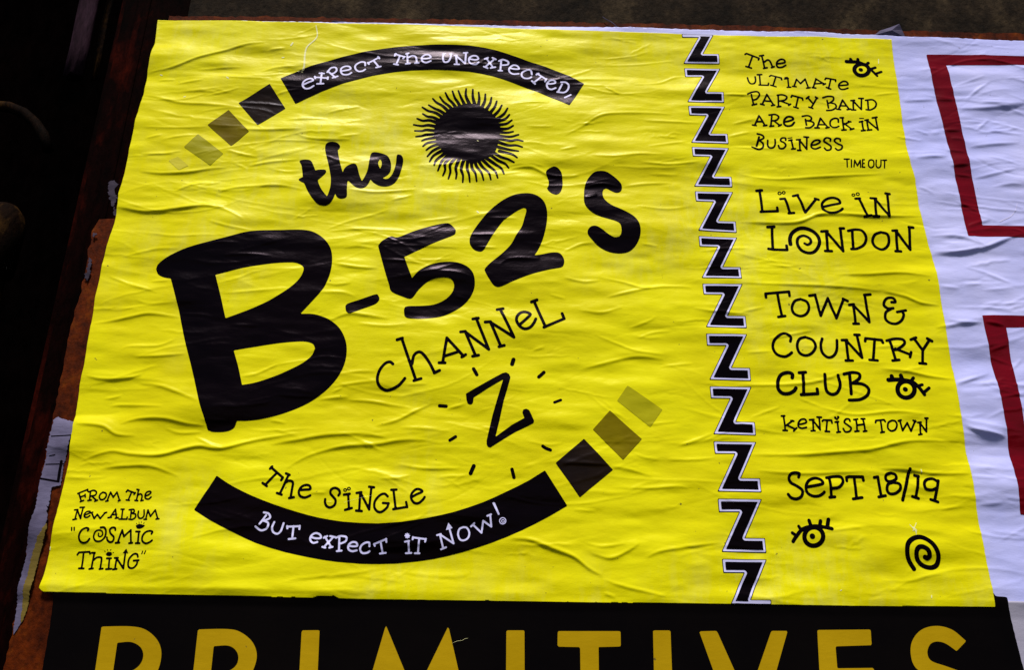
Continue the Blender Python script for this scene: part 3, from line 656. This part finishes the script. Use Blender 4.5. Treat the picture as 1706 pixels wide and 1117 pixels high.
pr("lettering", shp(("J", """~225,590 200,572 160,585 115,640 95,710 110,770 160,805 210,800 270,770 305,735 325,710
300,380 415,720;260,388 305,375;400,730 460,712;~385,590 400,520 440,490 480,510 530,580 570,660;570,665 615,645
675,372 640,580;675,372 815,525;655,525 765,490;610,580 660,580;800,532 832,512
790,320 830,315;830,320 915,520;830,320 1025,465;920,205 1025,465;892,212 938,205;890,525 940,515
995,238 1040,235;1040,240 1125,435;1040,240 1235,365;1120,125 1235,365;1095,130 1145,120;1110,442 1155,430
w22:~1280,265 1345,205 1372,170 1330,150 1290,158 1262,190 1258,230 1285,275 1325,297 1370,285 1400,250 1418,212
1405,60 1495,275;1382,64 1428,48;1485,285 1655,210;1655,210 1638,165""", 22)), label="thin rising word below the headline")
pr("letter", shp(("K", "#285,340 440,252 595,165 625,158 650,172 662,200 655,230 605,400 570,560 535,705 670,605 780,545 762,500 770,475 795,467 820,480 840,520 862,572 855,590 700,665 490,795 470,787 460,765 460,735 510,520 560,350 600,220 475,292 350,372 347,410 335,427 318,430 300,420 290,390")), cell=0.0008, label="single zed surrounded by short dashes")
for s in "350,130 378,180;w30:688,46 676,86;w26:945,155 902,195;w20:1088,390 1034,411;w25:62,438 118,442;w24:198,702 150,732;w24:935,783 960,800 1000,815;w30:352,948 325,1010;w26:675,978 692,1045".split(";"):
    pr("dash", shp(("K", s, 26)))
pr("lettering", shp(("M", """180,108 290,205;190,100 170,122;292,205 275,230;235,160 125,275;100,258 140,287
345,180 262,360;320,165 355,180;235,352 280,368;~318,250 350,235 385,250 378,310 365,395;350,400 395,392
~445,325 500,320 550,315 545,285 510,275 465,295 442,340 455,380 495,395 530,385 550,375
~818,375 832,350 820,320 785,305 750,320 742,355 765,385 790,420 780,465 740,488 705,475 690,440 692,410
w8:O882,325 14,12;w8:O918,311 14,12;910,362 918,505;870,368 925,360;880,512 945,495
1025,345 1015,520;1025,345 1110,510;1130,295 1110,510;990,352 1035,345;1108,292 1155,298;985,520 1040,525
~1285,385 1255,360 1210,375 1165,430 1160,490 1190,530 1230,532 1280,490 1292,450;1240,448 1295,452
1340,325 1360,500;1318,322 1368,320;1338,508 1470,485;1470,488 1460,440
~1515,390 1560,365 1612,340 1590,318 1550,318 1512,360 1508,405 1535,445 1575,450 1615,420 1635,392""", 21)), label="two words curving above the lower band")
pr("lettering", shp(("P", """218,155 248,250;205,158 320,112;318,110 322,132;235,200 290,182;292,170 295,200;235,255 275,240
355,135 345,238;~335,140 390,122 425,145 410,180 360,190;375,192 425,240;325,242 365,235;405,250 438,238
~500,145 470,170 460,205 480,232 515,225 540,190 535,158 500,145
590,145 550,248;590,145 622,205;622,205 665,145;665,145 695,240;535,250 562,245;680,247 702,240
785,122 875,155;790,118 772,140;878,150 862,170;835,140 795,235;772,235 808,240
915,115 890,240;895,112 920,118;~905,180 935,165 955,185 945,245;872,240 905,245;940,245 968,240
~990,190 1030,175 1058,150 1045,135 1010,145 990,180 995,215 1030,225 1060,200
205,350 185,460;205,350 248,455;270,325 248,455;172,352 210,348;235,322 285,320;160,468 200,460
~295,415 330,400 355,385 350,370 315,375 290,405 295,435 325,440 355,420
375,385 405,455;405,455 440,405;440,405 475,455;475,455 530,385;365,390 385,380;520,390 548,382
650,345 590,440;650,345 665,450;610,410 665,405;565,445 605,440;650,452 685,445
735,345 725,460;715,345 750,345;695,462 785,462;785,462 790,440
835,365 830,440;~810,352 860,348 870,375 840,395;~845,395 885,405 885,440 850,465 810,462
~920,370 915,420 930,450 960,450 985,420 985,355
1030,355 1005,465;1030,355 1060,430;1060,430 1115,355;1115,355 1145,460;985,465 1015,465;1125,462 1158,458""", 17)), label="two small lines in the lower left corner", cell=0.00055)
pr("lettering", shp(("P", """w15:148,562 148,595;w15:178,560 178,592
~335,595 345,575 315,565 265,590 232,650 235,705 270,735 320,725 352,690
w24>14:~485,560 525,560 545,600 530,670 480,715 425,715 400,670 420,610 465,590 500,605 505,640 480,665 455,655 460,625
~655,590 650,565 615,562 590,590 600,630 635,670 625,715 590,730 560,705 555,675
735,590 680,735;735,590 755,665;755,665 835,590;835,590 835,735;655,738 700,735;812,742 850,738
930,610 915,740;895,608 940,608;890,742 935,742;%890,540 930,520 980,530 1000,535 975,560 935,575 905,570;w7:905,520 898,510;w7:930,510 928,495;w7:955,505 955,490;w7:980,515 990,505
~1075,635 1085,610 1050,600 1000,620 968,670 970,720 1010,745 1055,730 1082,710
200,870 218,845 345,838 350,860;275,845 250,1025;218,1030 275,1032
400,850 365,1030;372,850 408,850;~385,940 430,905 480,905 485,940 470,1035;340,1038 385,1032;460,1040 500,1035
580,915 570,1035;548,915 598,915;538,1042 600,1038;%535,865 560,840 605,845 612,870 580,890 545,882;w7:530,838 522,828;w7:560,825 555,812;w7:590,825 600,812;w7:618,850 630,848
665,915 645,1040;665,915 745,1035;770,830 745,1035;640,912 680,910;620,1045 665,1040;#780,803 802,862 770,850 733,860
~915,900 905,870 865,868 815,920 800,985 815,1025 860,1030 900,990 910,945;865,945 925,940
w12:970,835 960,865;w12:1005,830 990,865""", 20)), label="quoted title in two lines, lower left corner", cell=0.00055)

# column of outlined zeds
zq = topx("px", nums("0,0")); ZP = nums("65,88 415,95 283,352 440,355 450,455 92,445 235,180 75,178")
zp = np.stack([1140 + ZP[:, 0] / 5.583, 230 + ZP[:, 1] / 5.583], 1); zm = P(zp[:, 0], zp[:, 1]); zm = zm - zm[0]
TL = "1134.8,47.5;1140.4,111.3;1146.3,177;1151.7,245.8;1157.6,318.2;1163.4,393.6;1170,472.8;1175.8,556.7;1182.2,643.8;1188.7,735.5;1195.5,831.6;1202.8,931.8"
cl = YOUT
for s in TL.split(";"):
    a = nums(s)[0]; o0 = P(a[0], a[1]); sh = Shape(); sh.polys.append(zm + o0)
    z = pr("outlined_zed", sh, cell=0.0008, clip=cl)
    pr("white_inline", sh, INKW, Y2_, 0.0008, parent=z, clip=cl, inset=0.0008)
    pr("black_core", sh, INK, Y3_, 0.0008, parent=z, clip=cl, inset=0.0031)

EYE1 = ("R", "w38:O1403,278 84,66;@1393,278 21;w40>26:~1230,185 1290,188 1370,192 1450,225 1510,275 1580,345;w28:1290,180 1275,160;w30:1365,190 1358,162;w28:1455,220 1480,198;w26:1515,265 1560,250;w24:1570,320 1628,298")
EYE2 = ("V", "w37:O1357,255 80,80;@1350,254 21;w42>32:~1195,162 1260,158 1340,162 1420,180 1470,225 1530,305;w34:1235,150 1225,125;w34:1325,150 1312,120;w28:1410,175 1430,143;w26:1460,225 1510,210;w26:1525,285 1573,242")
EYE3 = ("X", "w40:O341,270 94,94;@327,268 25;w36>38:~135,318 165,270 230,195 340,165 430,172 522,192;w28:165,260 125,232;w28:205,190 190,165;w32:310,150 295,106;w34:405,150 412,112;w36:480,170 492,98")
for e, l in ((EYE1, "eye drawing at the upper right"), (EYE2, "eye drawing beside the small place name"), (EYE3, "eye drawing below the date")): pr("eye_emblem", shp(e), label=l)
pr("spiral_emblem", shp(("X", "w42:~1355,600 1300,510 1277,420 1290,340 1350,290 1430,282 1520,330 1580,410 1603,490 1588,560 1530,588 1450,568 1392,510 1373,430 1395,385 1440,380 1490,410 1510,465 1490,492 1465,482")))
LINES = [("first line of the quotation, upper right", [("R", """75,107 92,98 235,150 228,167;160,125 120,240;88,238 150,256
265,125 300,250;240,124 285,118;~290,195 330,170 360,185 390,240;290,258 330,250;380,248 410,238
~440,210 490,205 530,195 515,170 480,165 445,185 435,215 455,245 500,245 540,225""", 17)]),
 ("second line of the quotation", [("R", """~108,360 118,410 140,440 180,435 198,400 195,350
245,330 250,450;220,326 270,325;235,455 340,455;340,455 345,430
358,348 375,336 490,368 495,387;430,350 395,460;370,452 430,470
565,370 575,465;530,378 570,370;558,474 598,472;w10:532,362 560,358
665,380 635,465;665,380 710,430;710,430 765,375;765,375 800,480;620,462 660,467;780,482 820,475
888,375 855,475;885,372 985,435;875,430 950,425;845,475 885,480;968,442 995,430
990,382 1000,366 1110,387 1110,405;1055,380 1030,485;1005,472 1055,490
~1155,450 1200,447 1250,440 1235,412 1195,405 1155,430 1145,460 1170,490 1210,492 1252,478""", 16)]),
 ("third line of the quotation", [("R", """142,575 170,680;~100,570 150,547 210,540 235,575 205,620 160,635;155,687 205,675
320,570 270,675;320,570 395,680;290,640 365,645;250,675 290,685;375,692 410,685
450,575 455,700;~440,575 500,568 550,590 530,625 465,640;480,638 585,675;440,705 480,700;570,687 595,670
600,592 610,573 730,600 735,620;680,595 655,705;630,702 680,715
790,590 850,650;895,595 835,700;775,602 805,580;880,583 905,595;805,698 850,712
1015,620 1030,705;~965,590 1020,575 1080,580 1085,615 1045,645 1020,650;~1045,645 1105,660 1115,700 1070,730 1010,735
1190,615 1145,720;1190,615 1260,720;1160,680 1235,685;1125,722 1165,727;1240,730 1280,722
1310,625 1310,725;1310,625 1400,730;1405,600 1400,730;1285,622 1325,618;1375,597 1425,598;1290,734 1335,735
1475,620 1480,725;~1450,620 1530,615 1570,655 1555,705 1500,735 1455,732""", 17)]),
 ("fourth line of the quotation", [("S", """225,85 180,185;225,85 290,190;195,150 265,150;155,185 195,192;275,194 310,188
365,85 355,195;~335,77 400,70 440,95 420,130 370,140;390,140 455,190;345,200 385,195;440,197 470,180
w20:~505,150 555,140 600,120 585,98 540,95 505,125 500,170 530,195 580,190 612,155
735,120 745,185;~700,87 760,78 800,100 790,130 745,135;~760,135 815,150 825,180 785,215 735,217
900,105 860,215;900,105 975,210;875,180 945,180;835,218 880,220;955,220 990,212
~1095,150 1090,115 1050,108 1010,135 1005,185 1030,212 1070,212 1098,198
1140,105 1150,238;1220,145 1160,175;1160,165 1235,230;1115,102 1150,102;1130,244 1175,240;1205,142 1230,147;1222,238 1260,225
1352,145 1365,240;1325,150 1360,142;1345,250 1385,245;w9:1325,112 1370,112
1405,135 1420,235;1405,130 1525,235;1500,100 1525,240;1385,132 1420,125;1465,107 1515,98;1410,244 1455,238""", 17)]),
 ("last line of the quotation", [("S", """w20:225,320 200,415;~205,285 260,300 275,330 220,360;~235,360 270,390 265,435 220,455 150,425
~320,355 320,410 340,438 380,435 400,400 400,345
~515,355 515,330 475,330 460,360 500,385 515,415 490,445 450,445 435,415
575,350 595,445;550,358 585,350;580,454 620,450;w9:540,332 585,325
665,355 670,455;665,355 745,455;745,325 745,455;635,350 675,348;715,320 762,325;645,467 680,468
~800,410 850,400 890,375 870,358 825,365 795,400 800,435 840,450 895,430
~1000,365 1000,345 955,335 930,365 975,395 1010,420 1005,455 965,465 940,440
~1110,365 1105,345 1065,340 1045,365 1085,395 1130,415 1125,450 1085,465 1060,445""", 17)]),
 ("tiny plain capitals crediting the quotation", [("S", """1150,568 1205,568;1180,568 1185,650;1228,575 1230,652;1258,650 1264,580;1264,580 1295,640;1295,640 1325,582;1325,582 1330,655
1350,575 1350,655;1350,575 1370,575;1350,615 1368,615;1350,655 1375,655;~1445,575 1420,590 1417,640 1445,660 1472,640 1470,590 1445,575
~1500,580 1498,635 1515,660 1540,655 1550,630 1550,580;1570,582 1610,582;1590,582 1590,662""", 13)]),
 ("upper line of the venue city announcement", [("T", """98,70 120,285;65,72 120,68;105,292 280,282;280,282 272,250
350,160 405,300;305,162 350,158;392,304 445,300;w9:O300,98 16,14;w9:O342,92 14,13
480,125 558,298;558,298 665,165;435,130 485,118;655,160 690,172
~745,245 830,225 905,208 890,170 830,152 765,170 725,215 735,270 790,305 850,308 905,290 930,268
1105,170 1180,340;1065,162 1110,158;1155,350 1220,338;w9:O1045,122 15,12;w9:O1090,112 16,14
1262,165 1270,345;1262,165 1405,345;1390,110 1405,345;1220,155 1275,158;1372,105 1412,112;1245,347 1300,348""", 23)]),
 ("city name with a spiral letter", [("T", """225,445 228,675;178,440 245,438;185,668 235,677 370,682;372,682 368,635
w38>26:~408,622 405,560 430,500 490,460 560,457 640,490 690,550 695,630 650,700 590,716 520,690 480,630 485,560 540,530 600,560 612,605 580,630 550,615
770,495 780,690;770,495 935,700;910,470 935,700;722,492 780,490;905,465 945,465;755,697 820,700
1030,485 1040,670;~990,490 1060,477 1130,490 1172,560 1150,630 1080,672 1020,678
~1320,505 1260,530 1238,590 1265,650 1330,680 1385,650 1405,590 1385,525 1320,505
1475,490 1490,690;1475,490 1620,680;1610,455 1620,680;1440,488 1485,485;1605,452 1648,457;1470,697 1525,698""", 25)]),
 ("first line of the venue name", [("U", """62,90 56,57 280,37 285,75;170,60 215,270;180,275 245,265
~390,105 335,125 310,185 330,240 390,265 445,245 472,190 450,130 390,105
530,70 585,260;585,260 650,95;650,95 735,280;735,280 800,105;475,72 530,65;795,100 840,120
895,155 920,325;895,155 1050,315;1000,65 1050,315;857,155 900,150;995,64 1055,58;900,330 950,330
~1255,132 1290,130 1270,95 1220,92 1190,120 1185,160 1225,190 1272,188;~1250,195 1205,225 1200,285 1240,325 1300,335 1350,305 1370,255 1360,225;1310,224 1390,210""", 23)]),
 ("second line of the venue name", [("U", """~295,505 300,465 250,432 195,445 140,500 130,570 165,630 235,652 280,635 308,612
~440,460 385,480 360,540 380,610 440,638 500,615 535,555 510,490 440,460
~600,475 585,540 600,610 650,655 700,645 735,590 740,490
825,490 845,680;825,490 975,660;930,440 975,660;787,490 835,488;908,437 955,438;820,687 885,688
1007,500 1012,472 1165,490 1175,515;1098,480 1080,675;1045,682 1120,688
1240,495 1290,680;~1212,495 1290,478 1365,488 1375,530 1310,580 1275,585;1290,575 1430,630;1262,690 1325,682;1440,608 1428,655
1465,475 1550,590;1610,495 1550,590;1550,590 1548,710;1437,488 1485,470;1590,480 1635,505;1518,714 1580,718""", 24)]),
 ("third line of the venue name", [("V", """w30:~285,140 285,105 240,90 180,110 150,170 150,240 190,285 250,290 300,265 318,238
385,90 392,290;350,92 410,88;370,300 525,292;525,292 518,248
~590,110 595,200 610,270 660,300 710,280 735,210 715,120
825,110 840,295;~772,108 850,92 915,105 915,150 860,190 840,195;~860,195 950,205 1005,250 990,310 920,350 822,355""", 27)]),
 ("small district name", [("V", """205,500 220,630;185,500 215,498;230,590 290,545;240,590 315,625;200,637 240,638;275,545 300,550;300,642 328,615
~345,580 385,575 420,560 405,532 370,535 345,565 345,600 375,618 420,610
480,540 485,635;480,540 545,630;540,515 548,635;450,538 490,535;520,512 560,515;465,644 500,642
568,552 580,541 655,545 660,570;615,545 605,645;595,650 635,652
710,560 720,650;690,562 720,558;705,660 738,655;@690,520 11;@718,514 11;w13:690,525 705,538 722,520
~828,555 820,535 790,535 775,565 810,595 838,620 825,650 785,655 765,625
885,540 895,645;950,535 970,645;890,595 960,585;865,540 900,535;935,532 968,532;875,652 912,648;955,652 985,648
1067,570 1072,550 1150,542 1160,560;1115,548 1130,655;1118,664 1150,658
~1225,548 1190,570 1185,620 1215,648 1255,635 1272,590 1255,555 1225,548
1300,550 1325,645;1325,645 1370,570;1370,570 1405,650;1405,650 1445,550;1285,552 1310,545;1425,548 1450,557
1490,570 1495,675;1490,570 1550,655;1550,530 1552,655;1470,568 1500,565;1535,528 1562,528;1478,684 1508,678""", 16)]),
 ("the date", [("W", """~185,155 190,122 150,112 105,125 87,165 110,210 170,245 225,290 215,350 165,376 110,363 80,330
~270,255 360,240 430,220 410,180 350,165 290,190 262,245 275,310 330,345 390,345 430,325 450,305
500,165 525,350;~472,160 550,147 620,152 640,200 600,255 525,270;507,357 560,352
680,190 677,155 700,148 840,150 850,185;755,155 780,365;745,374 835,360
995,155 1030,340;957,156 995,150;1005,354 1075,340
~1130,110 1085,125 1075,165 1100,195 1150,190 1185,165 1175,125 1130,110;~1150,205 1100,225 1090,280 1120,320 1180,315 1225,270 1215,220 1150,205
w30:1320,70 1250,385;1410,140 1385,355;1372,132 1412,142;1350,348 1412,368
~1600,200 1550,170 1490,180 1465,220 1480,270 1540,285 1590,265;1605,190 1575,385;1535,380 1605,405""", 27)])]
for lab, sp in LINES: pr("lettering", shp(*sp), label=lab, cell=0.0006)

# scuffs that lay the bare paper open, and small glints painted as pale dots
pr("scuff_glint", shp(("px", "w1.6>3:~527,44 528,62 512,78 508,92 507,110 503,120;w1.5:503,118 496,119;w2.2:488,72 485,76;w1.6:470,95 473,95")), SCUFF_GLINT, Y1_, 0.0007)
for q_ in "w0.45:572,838 590,833 606,829 621,826;w0.4:545,836 560,837;w0.9:795,234 797,235".split(";"):
    pr("scuff_glint", shp(("px", q_)), SCUFF_GLINT, Y3_, 0.0005)
pr("scuff_glint", shp(("px", "w1.0:1515,875 1526,888;w1.0:1526,872 1520,886;w3.4:1521,881 1525,885;w0.8:1524,886 1526,892")), SCUFF_GLINT, Y1_, 0.0006)
for q_ in "w1.2:1464,98 1464,105;w1.6:1535,783 1536,787;w1.4:84,912 83,917;w1.4:267,124 270,125;w1.5:1552,993 1552,997;w1.4:1402,984 1400,985;w1.6:378,129 381,131;w1.3:306,161 309,160;w2:795,352 797,354".split(";"):  # specular glints painted on as pale dots
    pr("scuff_glint", shp(("px", q_)), SCUFF_GLINT, Y1_, 0.0006)

# faint last square of the upper arch
FNT = paper_mat("faint_olive_ink", (0.62, 0.55, 0.03), (0.68, 0.60, 0.05), rough=0.34, spec=0.15)
pr("fading_square", shp(("C", "#5,905 110,862 225,960 120,1010")), FNT, Y1_, 0.0010, label="almost invisible last square of the arch")

# ------------------------------------------------------------------ scraps, torn sheets and a loose fibre
TORN = paper_mat("torn_lavender_paper", (0.03, 0.022, 0.045), (0.24, 0.22, 0.36), rough=0.7, spec=0.1, grime=0.9, bump=2.0)
TORNY = paper_mat("torn_straw_paper", (0.10, 0.07, 0.015), (0.24, 0.17, 0.03), rough=0.7, spec=0.1, grime=0.6, bump=2.0)
FLK = paper_mat("dark_flaking_paper", (0.012, 0.008, 0.014), (0.11, 0.09, 0.13), rough=0.8, spec=0.05, grime=0.9, bump=3.0)  # flakes mottled from near-black to dull lavender
def scrap(name, outline, mat, y, label, cat, cell=0.0007, jit=0.0004, seed=1, parent=None, group=None):
    sh = Shape(); sh.polys.append(frayed(outline, jit, seed, 0.0015))
    o = lay(name, sh, mat, y, parent, cell, back=0.0002)
    if parent is None: tag(o, label, cat, group)
    return o
ts = empty("torn_poster", (-0.02, 0, Z0), "torn pale lavender strip of an old poster along the hoarding's left edge", "torn poster")
scrap("paper", "89,698 95,694 102,697 112,700 122,703 121,716 112,745 103,778 99,808 84,812 79,848 76,838 79,866 66,918 53,969 36,1033 19,1059 20,1044 30,978 41,930 50,873 58,848 64,805 71,776 78,744 86,712", TORN, 0.0004, "", "", seed=11, parent=ts)
scrap("straw_layer", "78,872 79,880 66,920 54,970 37,1033 31,1040 38,985 52,925 62,897", TORNY, 0.0008, "", "", seed=12, parent=ts)
for sp in ("w4.2:100,768 95,800", "w2.6:66,797 96,802", "w1.4:85,727 118,725", "w1.4:74,773 104,772", "w1.2:80,759 90,757"):
    lay("printed_mark", shp(("px", sp)), INK, 0.0004 + D1, ts, 0.0006)
for i, (ol, lb) in enumerate((("181,303 190,300 197,306 190,318 196,330 188,345 184,338 180,322", "small ragged grey-lavender paper flake high beside the yellow poster's left edge"),
        ("189,344 193,350 194,361 189,358", "tiny pale flake just above the top of the bare board strip"),
        ("155,386 161,388 157,394 153,392", "pale fleck at the upper outer corner of the bare board strip"),
        ("147,428 153,432 149,446 150,455 144,468 140,460 145,448", "thin peeling pale flake on the outer edge of the bare board strip"))):
    scrap("paper_flake", ol, FLK, 0.0004, lb, "paper flake", 0.0006, 0.0007, 20 + i, None, "paper flakes left on the bare board")
def flap(name, ol, lift, mat, label, cat, seed):
    """a loose scrap whose outer side stands away from the wall"""
    q = nums(ol); w = P(q[:, 0], q[:, 1]); V = []; n = len(w); zlo = w[:, 1].min(); zhi = w[:, 1].max(); r = np.random.default_rng(seed)
    for k in (0, 1):
        for x, z in w: V.append((x, -0.0016 - lift * ((z - zlo) / (zhi - zlo)) ** 2 - r.uniform(0, .0004) + 0.0003 * k, z))
    V.append((w[:, 0].mean(), -0.0016 - lift * 0.8, w[:, 1].mean())); V.append((w[:, 0].mean(), -0.0013 - lift * 0.8, w[:, 1].mean()))
    F = [[i, (i + 1) % n, 2 * n] for i in range(n)] + [[n + (i + 1) % n, n + i, 2 * n + 1] for i in range(n)] + [[i, n + i, n + (i + 1) % n, (i + 1) % n] for i in range(n)]
    o = mesh_obj(name, V, F, mat, None, False); tag(o, label, cat); return o
flap("paper_scrap", "1510,60 1478,58 1458,56 1466,50 1482,46 1497,42 1503,49", 0.006, TORN, "lifted lavender paper corner sticking up over the poster top on the right", "paper scrap", 3)
flap("paper_scrap", "588,40 576,37 556,36 550,33 568,34 590,36", 0.002, TORN, "small pale scrap on the board's top strip above the sun drawing", "paper scrap", 4)
def thread(name, pts, r, mat, y, label, cat):
    v = [(float(P(a, b, -y)[0]), -y - 0.001 * math.sin(i), float(P(a, b, -y)[1])) for i, (a, b) in enumerate(pts)]
    o = tube(name, v, r, mat, None, 6); tag(o, label, cat)
thread("fibre", [(1004, 28), (1010, 33), (1018, 37), (1024, 41), (1029, 45)], 0.0006, TORN, 0.003, "short pale sliver crossing the board's top strip near the middle", "sliver")
thread("fibre", [(753, 1073), (757, 1071), (762, 1069), (770, 1068), (775, 1065), (781, 1064)], 0.00012, SCUFF_GLINT, 0.0022, "fine pale hair lying on the black poster beside the ochre M", "hair")
pr("scuff_glint", shp(("px", "w1>2.2:~1695,338 1692,350 1684,360 1672,366 1666,369")), INKW, LW + D1, 0.0006, parent=wp)
